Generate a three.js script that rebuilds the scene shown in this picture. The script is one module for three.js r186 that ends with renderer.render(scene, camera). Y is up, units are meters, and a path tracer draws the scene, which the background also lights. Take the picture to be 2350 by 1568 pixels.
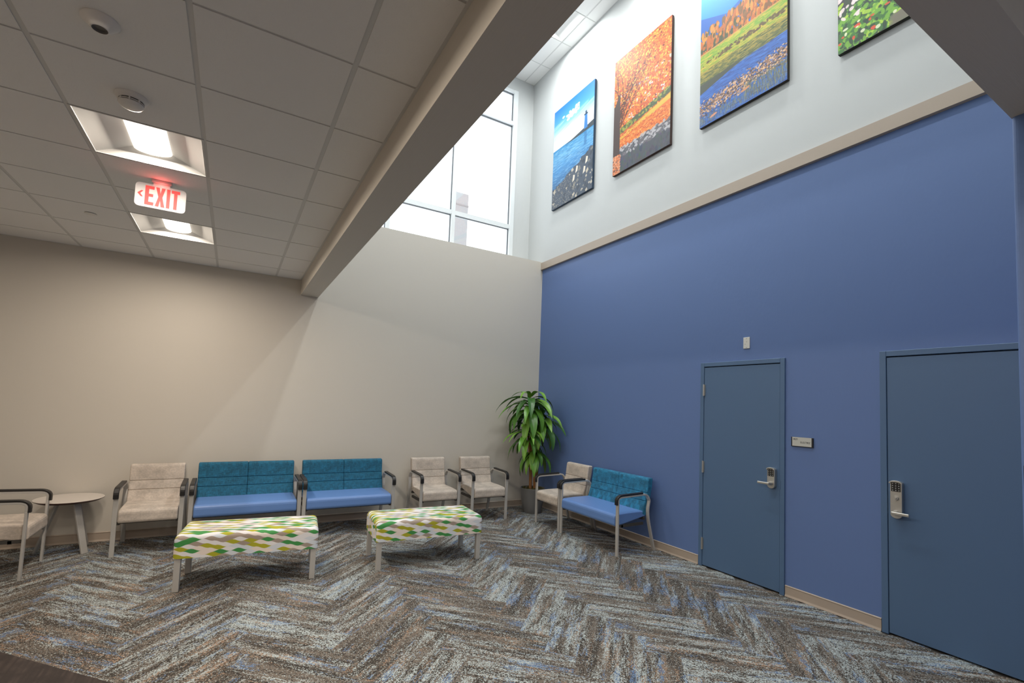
import * as THREE from 'three';
import { RoundedBoxGeometry } from 'three/addons/geometries/RoundedBoxGeometry.js';
import { mergeGeometries } from 'three/addons/utils/BufferGeometryUtils.js';
import { RectAreaLightUniformsLib } from 'three/addons/lights/RectAreaLightUniformsLib.js';

// ------------------------------------------------------------------ camera, sky, exposure
const scene = new THREE.Scene();
const FPX = 1095.12, CAM = [-4.4737, 1.6408, 6.7511], YAW = 30.2938, PITCH = 3.5989, ROLL = -2.2414, PPY = 860.8;
const camera = new THREE.PerspectiveCamera(2 * Math.atan(784 / FPX) * 180 / Math.PI, 2350 / 1568, 0.05, 200);
{
  const [y, p, r] = [YAW, PITCH, ROLL].map((d) => d * Math.PI / 180);
  const right = new THREE.Vector3(Math.cos(y), 0, Math.sin(y));
  const fwd = new THREE.Vector3(Math.sin(y) * Math.cos(p), Math.sin(p), -Math.cos(y) * Math.cos(p));
  const up = new THREE.Vector3().crossVectors(right, fwd);
  const r2 = right.clone().multiplyScalar(Math.cos(r)).addScaledVector(up, -Math.sin(r));
  const u2 = right.clone().multiplyScalar(Math.sin(r)).addScaledVector(up, Math.cos(r));
  camera.position.set(...CAM);
  camera.quaternion.setFromRotationMatrix(new THREE.Matrix4().makeBasis(r2, u2, fwd.clone().negate()));
  camera.setViewOffset(2350, 1568, 0, 784 - PPY, 2350, 1568);
  camera.updateProjectionMatrix();
  camera.updateMatrixWorld(true);
}
const renderer = new THREE.WebGLRenderer({ antialias: true });
renderer.toneMapping = THREE.LinearToneMapping;
renderer.toneMappingExposure = 1.0;
renderer.shadowMap.enabled = true;
scene.background = new THREE.Color(0.88, 0.95, 1.0);          // even overcast sky
scene.backgroundIntensity = 2.4;
const LOW_LAMP = 114, HIGH_LAMP = 132;                           // radiance of the troffer lenses
const WARM = new THREE.Color(1.0, 0.875, 0.735), COOL = new THREE.Color(0.97, 1.0, 0.98);
RectAreaLightUniformsLib.init();

// ------------------------------------------------------------------ helpers
let seed = 7;
const rnd = () => { seed = (seed * 1664525 + 1013904223) >>> 0; return seed / 4294967296; };
const rr = (a, b) => a + (b - a) * rnd();
const reseed = (s) => { seed = s >>> 0; for (let i = 0; i < 4; i++) rnd(); };
const lin = (r, g, b) => new THREE.Color().setRGB(r, g, b);
const M = (c, rough = 0.8, o = {}) => new THREE.MeshStandardMaterial({ color: c, roughness: rough, metalness: 0, ...o });
const taken = {};
function numbered(n) { const k = taken[n] = (taken[n] ?? -1) + 1; return k ? n + '_' + String(k).padStart(3, '0') : n; }
function mesh(name, geo, mat, parent = scene, label) {
  const m = new THREE.Mesh(geo, mat); m.name = parent === scene ? numbered(name) : name;
  m.castShadow = m.receiveShadow = true; parent.add(m);
  if (label) m.userData.label = label;
  return m;
}
function tag(o, label, category, group) { o.userData.label = label; o.userData.category = category; if (group) o.userData.group = group; return o; }
function thing(name, label, category, pos = [0, 0, 0], turn = 0, group) {
  const g = new THREE.Group(); g.name = numbered(name); g.position.set(...pos); g.rotation.y = turn; scene.add(g);
  return tag(g, label, category, group);
}
function struct(name, geo, mat, label) {
  const o = geo ? mesh(name, geo, mat) : new THREE.Group();
  if (!geo) { o.name = name; scene.add(o); }
  o.userData.kind = 'structure'; if (label) o.userData.label = label; o.userData.category = name.replace(/_.*/, '');
  return o;
}
const bx = (x0, x1, y0, y1, z0, z1) => new THREE.BoxGeometry(x1 - x0, y1 - y0, z1 - z0).translate((x0 + x1) / 2, (y0 + y1) / 2, (z0 + z1) / 2);
const rb = (w, h, d, r, x = 0, y = 0, z = 0, s = 3) => new RoundedBoxGeometry(w, h, d, s, Math.min(r, w / 2.01, h / 2.01, d / 2.01)).translate(x, y, z);
const merge = (list) => mergeGeometries(list.map((g) => { const h = g.index ? g.toNonIndexed() : g; for (const k of Object.keys(h.attributes)) if (!['position', 'normal', 'uv'].includes(k)) h.deleteAttribute(k); return h; }));
// a bevelled extrusion of an outline given in (depth, height), across the width w: result has x = width, y = height, z = depth
function across(pts, w, bevel = 0.004, seg = 2, curve = 1) {
  const s = Array.isArray(pts) ? new THREE.Shape(pts.map((p) => new THREE.Vector2(...p))) : pts;
  const g = new THREE.ExtrudeGeometry(s, { depth: w - 2 * bevel, bevelEnabled: bevel > 0, bevelThickness: bevel, bevelSize: bevel, bevelOffset: -bevel, bevelSegments: seg, curveSegments: curve });
  return g.translate(0, 0, -(w - 2 * bevel) / 2).rotateY(-Math.PI / 2);
}
// outline with its corners rounded: [x, y, radius]
function rounded(list, n = 5) {
  const out = [], L = list.length;
  for (let i = 0; i < L; i++) {
    const [x, y, r = 0] = list[i], a = list[(i + L - 1) % L], b = list[(i + 1) % L];
    if (!r) { out.push([x, y]); continue; }
    const da = Math.hypot(a[0] - x, a[1] - y), db = Math.hypot(b[0] - x, b[1] - y);
    const ra = Math.min(r, da * 0.49), rb_ = Math.min(r, db * 0.49);
    const p = [x + (a[0] - x) / da * ra, y + (a[1] - y) / da * ra], q = [x + (b[0] - x) / db * rb_, y + (b[1] - y) / db * rb_];
    for (let k = 0; k <= n; k++) { const t = k / n, u = 1 - t; out.push([u * u * p[0] + 2 * u * t * x + t * t * q[0], u * u * p[1] + 2 * u * t * y + t * t * q[1]]); }
  }
  return out;
}
// open line with rounded bends -> closed band of thickness t, shifted sideways by off
function band(line, t, off = 0) {
  const L = [], R = [];
  for (let i = 0; i < line.length; i++) {
    const a = line[Math.max(0, i - 1)], b = line[Math.min(line.length - 1, i + 1)];
    const d = Math.hypot(b[0] - a[0], b[1] - a[1]), nx = -(b[1] - a[1]) / d, ny = (b[0] - a[0]) / d;
    L.push([line[i][0] + nx * (off + t / 2), line[i][1] + ny * (off + t / 2)]); R.push([line[i][0] + nx * (off - t / 2), line[i][1] + ny * (off - t / 2)]);
  }
  return [...L, ...R.reverse()];
}
function bendLine(list, n = 6) {
  const out = [list[0].slice(0, 2)];
  for (let i = 1; i < list.length - 1; i++) {
    const [x, y, r] = list[i], a = list[i - 1], b = list[i + 1];
    const da = Math.hypot(a[0] - x, a[1] - y), db = Math.hypot(b[0] - x, b[1] - y), ra = Math.min(r, da * 0.49), rb_ = Math.min(r, db * 0.49);
    const p = [x + (a[0] - x) / da * ra, y + (a[1] - y) / da * ra], q = [x + (b[0] - x) / db * rb_, y + (b[1] - y) / db * rb_];
    for (let k = 0; k <= n; k++) { const t = k / n, u = 1 - t; out.push([u * u * p[0] + 2 * u * t * x + t * t * q[0], u * u * p[1] + 2 * u * t * y + t * t * q[1]]); }
  }
  out.push(list[list.length - 1].slice(0, 2));
  return out;
}
// smooth value noise on a lattice that repeats
function noise2(nx, ny, s) {
  reseed(s); const g = Float32Array.from({ length: nx * ny }, rnd);
  const sm = (t) => t * t * (3 - 2 * t);
  return (u, v) => {
    const x = ((u % 1) + 1) % 1 * nx, y = ((v % 1) + 1) % 1 * ny, i = Math.floor(x), j = Math.floor(y), a = sm(x - i), b = sm(y - j);
    const i1 = (i + 1) % nx, j1 = (j + 1) % ny, ii = i % nx, jj = j % ny;
    return (g[jj * nx + ii] * (1 - a) + g[jj * nx + i1] * a) * (1 - b) + (g[j1 * nx + ii] * (1 - a) + g[j1 * nx + i1] * a) * b;
  };
}
function dataTex(w, h, fn, srgb = true) {
  const d = new Uint8Array(w * h * 4);
  for (let y = 0; y < h; y++) for (let x = 0; x < w; x++) { const c = fn(x / w, y / h, x, y), k = (y * w + x) * 4; d[k] = c[0]; d[k + 1] = c[1]; d[k + 2] = c[2]; d[k + 3] = 255; }
  const t = new THREE.DataTexture(d, w, h); t.wrapS = t.wrapT = THREE.RepeatWrapping; t.magFilter = THREE.LinearFilter; t.minFilter = THREE.LinearMipmapLinearFilter; t.generateMipmaps = true;
  if (srgb) t.colorSpace = THREE.SRGBColorSpace; t.needsUpdate = true; return t;
}
function canvasTex(w, h, draw) {
  const c = document.createElement('canvas'); c.width = w; c.height = h; draw(c.getContext('2d'), w, h);
  const t = new THREE.CanvasTexture(c); t.colorSpace = THREE.SRGBColorSpace; t.anisotropy = 8; return t;
}
const mix = (a, b, t) => a + (b - a) * t;

// ------------------------------------------------------------------ materials of the shell
const paintBump = (() => { const a = noise2(64, 64, 3), b = noise2(23, 23, 5); return dataTex(256, 256, (u, v) => { const k = 255 * (0.6 * a(u, v) + 0.4 * b(u, v)); return [k, k, k]; }, false); })();
const paint = (c, rough = 0.62) => M(c, rough, { bumpMap: paintBump, bumpScale: 0.0006 });
const beigePaint = paint(lin(0.58, 0.54, 0.48));
const whitePaint = paint(lin(0.53, 0.545, 0.545));
const bluePaint = paint(lin(0.115, 0.188, 0.40), 0.5);
const doorPaint = M(lin(0.083, 0.152, 0.27), 0.42);
const taupeVinyl = M(lin(0.42, 0.345, 0.28), 0.5);
const alu = M(lin(0.55, 0.56, 0.57), 0.45, { metalness: 0.2 });
const tileWhite = M(lin(0.80, 0.795, 0.785), 0.9, { bumpMap: (() => { const a = noise2(128, 128, 31); return dataTex(256, 256, (u, v) => { const k = a(u, v) > 0.82 ? 60 : 200; return [k, k, k]; }, false); })(), bumpScale: 0.001 });
const teeWhite = M(lin(0.6, 0.6, 0.59), 0.5);
const nickel = M(lin(0.56, 0.55, 0.52), 0.38, { metalness: 0.85 });
const blackPlastic = M(lin(0.012, 0.011, 0.011), 0.42);
const darkGap = M(lin(0.01, 0.01, 0.01), 0.9);

// ------------------------------------------------------------------ the shell
const LOW = 3.1685, BEAM = 2.969, HIGH = 7.568, SILL = 4.11, WINZ = -0.5, WEST = -7.3, SOUTH = 10, XD = -3.781, XE = -3.565, PX = -1.638, BZ0 = 6.1, BZ1 = 6.27;
struct('wall_back', bx(WEST - 0.2, 0.2, -0.1, SILL, WINZ - 0.12, 0), beigePaint, 'beige painted back wall behind the row of seats');
struct('wall_left', bx(WEST - 0.2, WEST, -0.1, LOW + 0.3, 0, SOUTH), beigePaint);
struct('wall_rear', bx(WEST - 0.2, PX, -0.1, LOW + 0.3, SOUTH, SOUTH + 0.2), beigePaint);
struct('wall_right', merge([bx(0, 0.2, -0.1, 4.0, 0, 3.29), bx(0, 0.2, 2.15, 4.0, 3.29, 4.155), bx(0, 0.2, -0.1, 4.0, 4.155, 4.985), bx(0, 0.2, 2.15, 4.0, 4.985, 5.905), bx(0, 0.2, -0.1, 4.0, 5.905, BZ0)]), bluePaint, 'tall periwinkle blue accent wall with two doors');
struct('wall_right_upper', bx(0, 0.2, 4.0, HIGH + 0.2, WINZ - 0.12, BZ0), whitePaint, 'white upper wall with the canvas prints');
struct('wall_pier', new THREE.ExtrudeGeometry(new THREE.Shape(rounded([[PX, -BZ0, 0.022], [PX, -SOUTH - 0.2], [0.2, -SOUTH - 0.2], [0.2, -BZ0]], 5).map((q) => new THREE.Vector2(...q))), { depth: BEAM + 0.1, bevelEnabled: false }).rotateX(-Math.PI / 2).translate(0, -0.1, 0), bluePaint, 'dark blue wall end at the right edge of the view');
struct('wall_beam_left', bx(XD, XE, BEAM, 3.6, 0, BZ1), beigePaint, 'beige painted soffit beam along the tall space');
struct('wall_beam_front', bx(XE, 0.2, BEAM, 3.6, BZ0, BZ1), beigePaint, 'beige painted soffit beam over the wall end');
struct('wall_atrium_left', bx(XD, XE, 3.6, HIGH + 0.2, WINZ - 0.12, BZ1), whitePaint);
struct('wall_atrium_front', bx(XE, 0.2, 3.6, HIGH + 0.2, BZ0, BZ1), whitePaint);
struct('wall_back_upper', merge([bx(-0.335, 0, SILL, HIGH + 0.2, WINZ - 0.12, WINZ + 0.0), bx(XE, -0.335, 7.33, HIGH + 0.2, WINZ - 0.12, WINZ)]), whitePaint, 'white wall strip beside and over the high window');
{ // band where blue meets white
  const t = struct('trim_1', bx(-0.04, 0, 3.972, 4.092, 0, BZ0), taupeVinyl, 'taupe trim band between the blue and the white wall');
  t.name = 'trim_1';
}
const coveBase = (len) => across(rounded([[0, 0], [0.016, 0, 0.004], [0.009, 0.02, 0.004], [0.009, 0.088, 0.003], [0.013, 0.094, 0.003], [0.009, 0.1, 0.003], [0, 0.1]], 2), len, 0);
{
  const b = struct('baseboard_back', coveBase(0 - WEST).translate(WEST / 2, 0, 0), taupeVinyl, 'taupe vinyl cove base along the back wall');
  b.name = 'baseboard_back';
  const r = struct('baseboard_right', null); r.userData.label = 'taupe vinyl cove base along the blue wall';
  for (const [a, c] of [[0.02, 3.25], [4.193, 4.942], [5.95, BZ0]]) mesh('base_strip', coveBase(c - a).rotateY(-Math.PI / 2).translate(0, 0, (a + c) / 2), taupeVinyl, r);
}

// ------------------------------------------------------------------ the high window
{
  const w = struct('window_1', null); w.userData.label = 'tall white framed window above the back wall'; w.userData.category = 'window';
  const X0 = XE, X1 = -0.335, Y0 = SILL, Y1 = 7.33, frame = M(lin(0.72, 0.75, 0.76), 0.4);
  const vx = [[X0, X0 + 0.06], [-2.6, -2.54], [-1.52, -1.46], [X1 - 0.075, X1]], hy = [[Y0, Y0 + 0.05], [4.775, 4.84], [6.68, 6.745], [Y1 - 0.05, Y1]];
  for (const [a, b] of vx) mesh('mullion', bx(a, b, Y0, Y1, WINZ - 0.1, WINZ + 0.012), frame, w);
  for (const [a, b] of hy) for (let i = 0; i < 3; i++) mesh('transom', bx(vx[i][1], vx[i + 1][0], a, b, WINZ - 0.095, WINZ + 0.004), frame, w);
  const glass = new THREE.MeshPhysicalMaterial({ color: 0xffffff, roughness: 0, metalness: 0, transmission: 1, thickness: 0, ior: 1.5 });
  const rubber = M(lin(0.1, 0.11, 0.12), 0.6), gk = 0.007;
  for (let i = 0; i < 3; i++) for (let j = 0; j < 3; j++) {
    const x0 = vx[i][1], x1 = vx[i + 1][0], y0 = hy[j][1], y1 = hy[j + 1][0], za = WINZ - 0.07, zb = WINZ - 0.036;
    mesh('gasket', merge([bx(x0, x0 + gk, y0, y1, za, zb), bx(x1 - gk, x1, y0, y1, za, zb), bx(x0 + gk, x1 - gk, y0, y0 + gk, za, zb), bx(x0 + gk, x1 - gk, y1 - gk, y1, za, zb)]), rubber, w);
  }
  for (let i = 0; i < 3; i++) for (let j = 0; j < 3; j++) mesh('pane', bx(vx[i][1], vx[i + 1][0], hy[j][1], hy[j + 1][0], WINZ - 0.056, WINZ - 0.05), glass, w);
}

// ------------------------------------------------------------------ floor of herringbone carpet planks
{
  const slab = M(lin(0.09, 0.082, 0.075), 0.95);
  const floor = struct('floor', bx(WEST - 0.2, 0.2, -0.12, -0.006, WINZ, SOUTH + 0.2), slab, 'grey brown and blue carpet planks laid in herringbone');
  floor.name = 'floor';
  const W = 0.222, L = 0.884, NV = 14, mats = [];
  const dark = [51, 46, 41], taupe = [106, 97, 88], light = [162, 171, 171], blue = [86, 108, 140], tan = [148, 122, 101];
  for (let k = 0; k < NV; k++) {
    const a = noise2(3, 5, 100 + k), b = noise2(8, 14, 200 + k), c = noise2(3, 5, 300 + k), e = noise2(4, 6, 400 + k), h = noise2(3, 6, 800 + k), f = noise2(24, 30, 500 + k);
    reseed(900 + k); const tone = rr(-0.2, 0.2), bl = rr(-0.1, 0.1), wm = rr(-0.1, 0.1), CX = 132, CY = 56, cells = Float32Array.from({ length: CX * CY }, rnd);
    const step = (x, lo, hi) => Math.min(1, Math.max(0, (x - lo) / (hi - lo)));
    mats.push(M(0xffffff, 0.96, { map: dataTex(512, 128, (u, v) => {
      // tufts: short dashes along the plank, each one yarn colour
      const row = Math.floor(v * CY), r = cells[row * CX + Math.floor(((u + row * 0.37) % 1) * CX)], j = 0.3 * (f(u, v) - 0.5);
      const pL = 0.07 + 0.6 * step(0.6 * a(u, v) + 0.4 * b(u, v) + tone + j, 0.42, 0.9), pB = 0.62 * step(c(u, v) + bl + 1.6 * j, 0.66, 1.0), pT = 0.42 * step(e(u, v) + wm - 1.6 * j, 0.62, 0.98), pM = 0.2 + 0.65 * step(h(u, v) + j, 0.25, 0.8);
      let col = ((r * 7.13) % 1) < pM ? taupe : dark;
      if (r < pL) col = light; else if (r > 1 - pB) col = blue; else if (r > 1 - pB - pT) col = tan;
      const n = 0.9 + 0.2 * rnd();
      return [Math.min(255, col[0] * n), Math.min(255, col[1] * n), Math.min(255, col[2] * n)];
    }) }));
  }
  const geo = new THREE.BoxGeometry(L - 0.0012, 0.006, W - 0.0012).translate(0, -0.003, 0);
  const loose = [], S2 = Math.SQRT1_2, OX = -3.8, OZ = -0.05;
  // u runs right and towards the back wall, v right and towards the viewer
  const put = (u, v, du, dv, id) => {
    const cu = u + du / 2, cv = v + dv / 2, x = OX + (cu + cv) * S2, z = OZ + (cv - cu) * S2;
    if (x < WEST - 0.25 || x > 0.25 || z < -0.3 || z > SOUTH + 0.2) return;
    if (x > PX + 0.3 && z > BZ0 + 0.4) return;
    let seen = false;
    for (const [pu, pv] of [[0.5, 0.5], [0, 0], [1, 0], [0, 1], [1, 1]]) {
      const qu = u + du * pu, qv = v + dv * pv, p = new THREE.Vector3(OX + (qu + qv) * S2, 0, OZ + (qv - qu) * S2);
      const c = p.clone().applyMatrix4(camera.matrixWorldInverse); if (c.z > -0.3) continue;
      p.project(camera); if (Math.abs(p.x) < 1.04 && Math.abs(p.y) < 1.04) seen = true;
    }
    const turn = (du > dv ? Math.PI / 4 : -Math.PI / 4) + (rnd() < 0.5 ? Math.PI : 0), pick = Math.floor(rnd() * NV);
    if (!seen) { loose.push(geo.clone().rotateY(turn).translate(x, 0, z)); return; }
    const m = mesh('carpet_plank', geo, mats[pick], floor); m.position.set(x, 0, z); m.rotation.y = turn;
  };
  reseed(4242);
  for (let m = -8; m <= 8; m++) for (let k = -50; k <= 50; k++) {
    put(-k * W + m * L, k * W + m * L, L, W);
    put(L - k * W + m * L, k * W + m * L, W, L);
  }
  if (loose.length) { const s = mesh('carpet_planks_out_of_view', merge(loose), mats[0], floor); s.name = 'carpet_planks'; s.userData.kind = 'stuff'; }
  // dark ribbed walk-off carpet in the near left corner
  const na = noise2(90, 4, 71), nb = noise2(20, 20, 72);
  const mat = M(0xffffff, 0.97, { map: dataTex(256, 256, (u, v) => { const k = 0.75 + 0.5 * na(u, v) * nb(u, v) + 0.12 * rnd(); return [58 * k, 49 * k, 45 * k]; }) });
  const s = new THREE.Shape([[-5.62, -2.55], [-3.4, -4.9], [-3.4, -9.98], [WEST + 0.01, -9.98], [WEST + 0.01, -0.78]].map((p) => new THREE.Vector2(...p)));
  const g = new THREE.ExtrudeGeometry(s, { depth: 0.006, bevelEnabled: false }).rotateX(-Math.PI / 2);
  mesh('walk_off_carpet', g, mat, floor, 'dark brown ribbed walk-off carpet at the lower left corner');
}

// ------------------------------------------------------------------ ceilings and recessed lights
const lens = (c) => new THREE.MeshStandardMaterial({ color: 0xffffff, emissive: c, emissiveIntensity: 3.2, roughness: 0.5 });
const warmLens = lens(WARM), coolLens = lens(COOL), panWhite = M(lin(0.56, 0.56, 0.55), 0.5);
function troffer(x, y, z, w, d, high, label) {
  const t = thing('ceiling_light', label, 'ceiling light', [x, y, z], 0, high ? 'recessed lights in the high ceiling' : 'recessed lights in the low ceiling');
  const a = w / 2 - 0.014, b = d / 2 - 0.012, li = 0.105, dep = 0.075;
  const quad = (p) => { const g = new THREE.BufferGeometry(); g.setAttribute('position', new THREE.Float32BufferAttribute([...p[0], ...p[1], ...p[2], ...p[0], ...p[2], ...p[3]], 3)); g.setAttribute('uv', new THREE.Float32BufferAttribute([0, 0, 1, 0, 1, 1, 0, 0, 1, 1, 0, 1], 2)); g.computeVertexNormals(); return g; };
  for (const s of [-1, 1]) mesh('reflector', quad([[s * a, 0.004, -b], [s * a, 0.004, b], [s * li, dep, b], [s * li, dep, -b]]), panWhite, t);
  for (const s of [-1, 1]) mesh('end_panel', quad([[-a, 0.004, s * b], [a, 0.004, s * b], [li, dep, s * (b - 0.05)], [-li, dep, s * (b - 0.05)]]), panWhite, t);
  mesh('housing', bx(-a - 0.01, a + 0.01, dep + 0.002, dep + 0.03, -b - 0.01, b + 0.01), panWhite, t);
  const rim = [bx(-a - 0.012, -a, -0.001, 0.012, -b - 0.01, b + 0.01), bx(a, a + 0.012, -0.001, 0.012, -b - 0.01, b + 0.01), bx(-a, a, -0.001, 0.012, -b - 0.01, -b), bx(-a, a, -0.001, 0.012, b, b + 0.01)];
  mesh('rim', merge(rim), panWhite, t);
  const arc = []; for (let i = 0; i <= 10; i++) { const q = Math.PI * i / 10; arc.push([-li * Math.cos(q), dep - 0.03 * Math.sin(q)]); }
  const sh = new THREE.Shape(arc.map((p) => new THREE.Vector2(...p)));
  mesh('lens', new THREE.ExtrudeGeometry(sh, { depth: 2 * (b - 0.045), bevelEnabled: false }).translate(0, 0, -(b - 0.045)), high ? coolLens : warmLens, t, 'bright white lens');
  const l = new THREE.RectAreaLight(high ? COOL : WARM, high ? HIGH_LAMP : LOW_LAMP, 2 * li, 2 * (b - 0.045));
  l.position.set(0, dep - 0.036, 0); l.rotation.x = -Math.PI / 2; t.add(l);
  return t;
}
const tileGeo = {};
function gridCeiling(name, xs, zs, y, skip, mainW, crossW, label) {
  const c = struct(name, bx(Math.min(...xs) - 0.05, Math.max(...xs), y + 0.12, y + 0.2, Math.min(...zs), Math.max(...zs)), whitePaint, label);
  c.name = name; c.userData.category = 'ceiling';
  for (let i = 0; i + 1 < xs.length; i++) for (let j = 0; j + 1 < zs.length; j++) {
    if (skip(i, j)) continue;
    const w = Math.abs(xs[i + 1] - xs[i]) - mainW, d = zs[j + 1] - zs[j] - crossW, key = w.toFixed(3) + d.toFixed(3);
    const t = mesh('ceiling_tile', tileGeo[key] ??= new THREE.BoxGeometry(w, 0.018, d), tileWhite, c);
    t.position.set((xs[i] + xs[i + 1]) / 2, y + 0.009, (zs[j] + zs[j + 1]) / 2);
  }
  for (let i = 1; i + 1 < xs.length; i++) mesh('main_tee', bx(xs[i] - mainW / 2, xs[i] + mainW / 2, y + 0.003, y + 0.03, zs[0], zs[zs.length - 1]), teeWhite, c);
  for (let j = 1; j + 1 < zs.length; j++) for (let i = 0; i + 1 < xs.length; i++) { const a = Math.min(xs[i], xs[i + 1]) + mainW / 2, b = Math.max(xs[i], xs[i + 1]) - mainW / 2; mesh('cross_tee', bx(a, b, y + 0.004, y + 0.03, zs[j] - crossW / 2, zs[j] + crossW / 2), teeWhite, c); }
  mesh('wall_angle', merge([bx(Math.min(...xs), Math.max(...xs), y - 0.001, y + 0.02, zs[0], zs[0] + 0.016), bx(Math.max(...xs) - 0.016, Math.max(...xs), y - 0.001, y + 0.02, zs[0], zs[zs.length - 1])]), teeWhite, c);
  return c;
}
{
  const xs = [XD, -4.082, -4.719, -5.345, -5.977, -6.609, -7.241, WEST], zs = [0]; for (let k = 0; 0.419 + 0.59 * k < SOUTH - 0.1; k++) zs.push(0.419 + 0.59 * k); zs.push(SOUTH);
  const lampRow = (j) => j >= 2 && (j - 2) % 3 === 0 && j < 16;
  gridCeiling('ceiling', xs, zs, LOW, (i, j) => i === 2 && lampRow(j), 0.024, 0.014, 'low suspended ceiling of white acoustic tiles');
  const say = ['recessed ceiling light nearest the back wall, beyond the exit sign', 'recessed ceiling light in front of the exit sign', 'recessed ceiling light at the top edge of the view above the round sensor'];
  let n = 0;
  for (let j = 0; j < zs.length; j++) if (lampRow(j)) { troffer((xs[2] + xs[3]) / 2, LOW, (zs[j] + zs[j + 1]) / 2, 0.626, 0.59, false, say[n] ?? 'recessed ceiling light behind the viewer in the low ceiling'); n++; }
  const rear = struct('ceiling_rear', bx(XD, 0.2, LOW, LOW + 0.2, BZ1, SOUTH + 0.2), whitePaint); rear.name = 'ceiling_rear';
  troffer(-2.6, LOW - 0.09, 7.9, 0.6, 0.6, false, 'ceiling light behind the viewer near the blue wall end');

  const hx = [0, -0.214]; for (let k = 1; k < 6; k++) hx.push(-0.214 - 0.61 * k); hx.push(XE);
  const hz = [WINZ]; for (let k = 0; 0.04 + 0.61 * k < BZ0 - 0.1; k++) hz.push(0.04 + 0.61 * k); hz.push(BZ0);
  const hr = (j) => [2, 5, 8].includes(j);
  gridCeiling('ceiling_atrium', hx, hz, HIGH, (i, j) => (i === 1 || i === 4) && hr(j), 0.02, 0.016, 'high ceiling of white tiles over the tall space');
  for (const i of [1, 4]) for (const j of [2, 5, 8]) troffer((hx[i] + hx[i + 1]) / 2, HIGH, (hz[j] + hz[j + 1]) / 2, 0.61, 0.61, true, i === 1 && j === 2 ? 'recessed light in the high ceiling close to the white wall' : 'recessed light in the high ceiling hidden behind the beam');
}

// ------------------------------------------------------------------ devices on the low ceiling
{
  const plastic = M(lin(0.72, 0.70, 0.68), 0.4), hole = M(lin(0.12, 0.115, 0.11), 0.5);
  const lathe = (pts, n = 40) => new THREE.LatheGeometry(pts.map((p) => new THREE.Vector2(...p)), n);
  const s = thing('occupancy_sensor', 'round white domed ceiling sensor with a dark recessed lens', 'sensor', [-5.045, LOW, 4.225]);
  mesh('body', lathe([[0.066, 0], [0.066, -0.006], [0.058, -0.012], [0.035, -0.034], [0.031, -0.038], [0.027, -0.038]]), plastic, s);
  mesh('lens', lathe([[0.027, -0.038], [0.024, -0.028], [0, -0.03]]), hole, s, 'dark grey lens');
  const d = thing('smoke_detector', 'round white smoke detector with slotted rim on ceiling', 'smoke detector', [-5.025, LOW, 3.645]);
  mesh('base', lathe([[0.072, 0], [0.072, -0.006], [0.066, -0.016], [0.056, -0.02], [0.054, -0.024]]), plastic, d);
  mesh('slot_ring', lathe([[0.05, -0.02], [0.05, -0.04]]), hole, d, 'dark sensing slots');
  for (let i = 0; i < 8; i++) { const a = i * Math.PI / 4; mesh('rib', new THREE.BoxGeometry(0.008, 0.016, 0.006).translate(0.052, -0.032, 0).rotateY(a), plastic, d); }
  mesh('rim', lathe([[0.051, -0.029], [0.055, -0.03], [0.055, -0.033], [0.051, -0.034]]), plastic, d);
  mesh('cover', lathe([[0.054, -0.038], [0.054, -0.044], [0.048, -0.052], [0.03, -0.058], [0, -0.06]]), plastic, d);
  const k = thing('sprinkler_cover', 'small white recessed sprinkler cover plate on ceiling tile', 'sprinkler', [-5.64, LOW, 1.336]);
  mesh('plate', lathe([[0.042, -0.003], [0.042, -0.007], [0.03, -0.01], [0, -0.011]]), plastic, k);
  mesh('gap_ring', lathe([[0.039, 0], [0.039, -0.004]]), hole, k);
}
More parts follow.
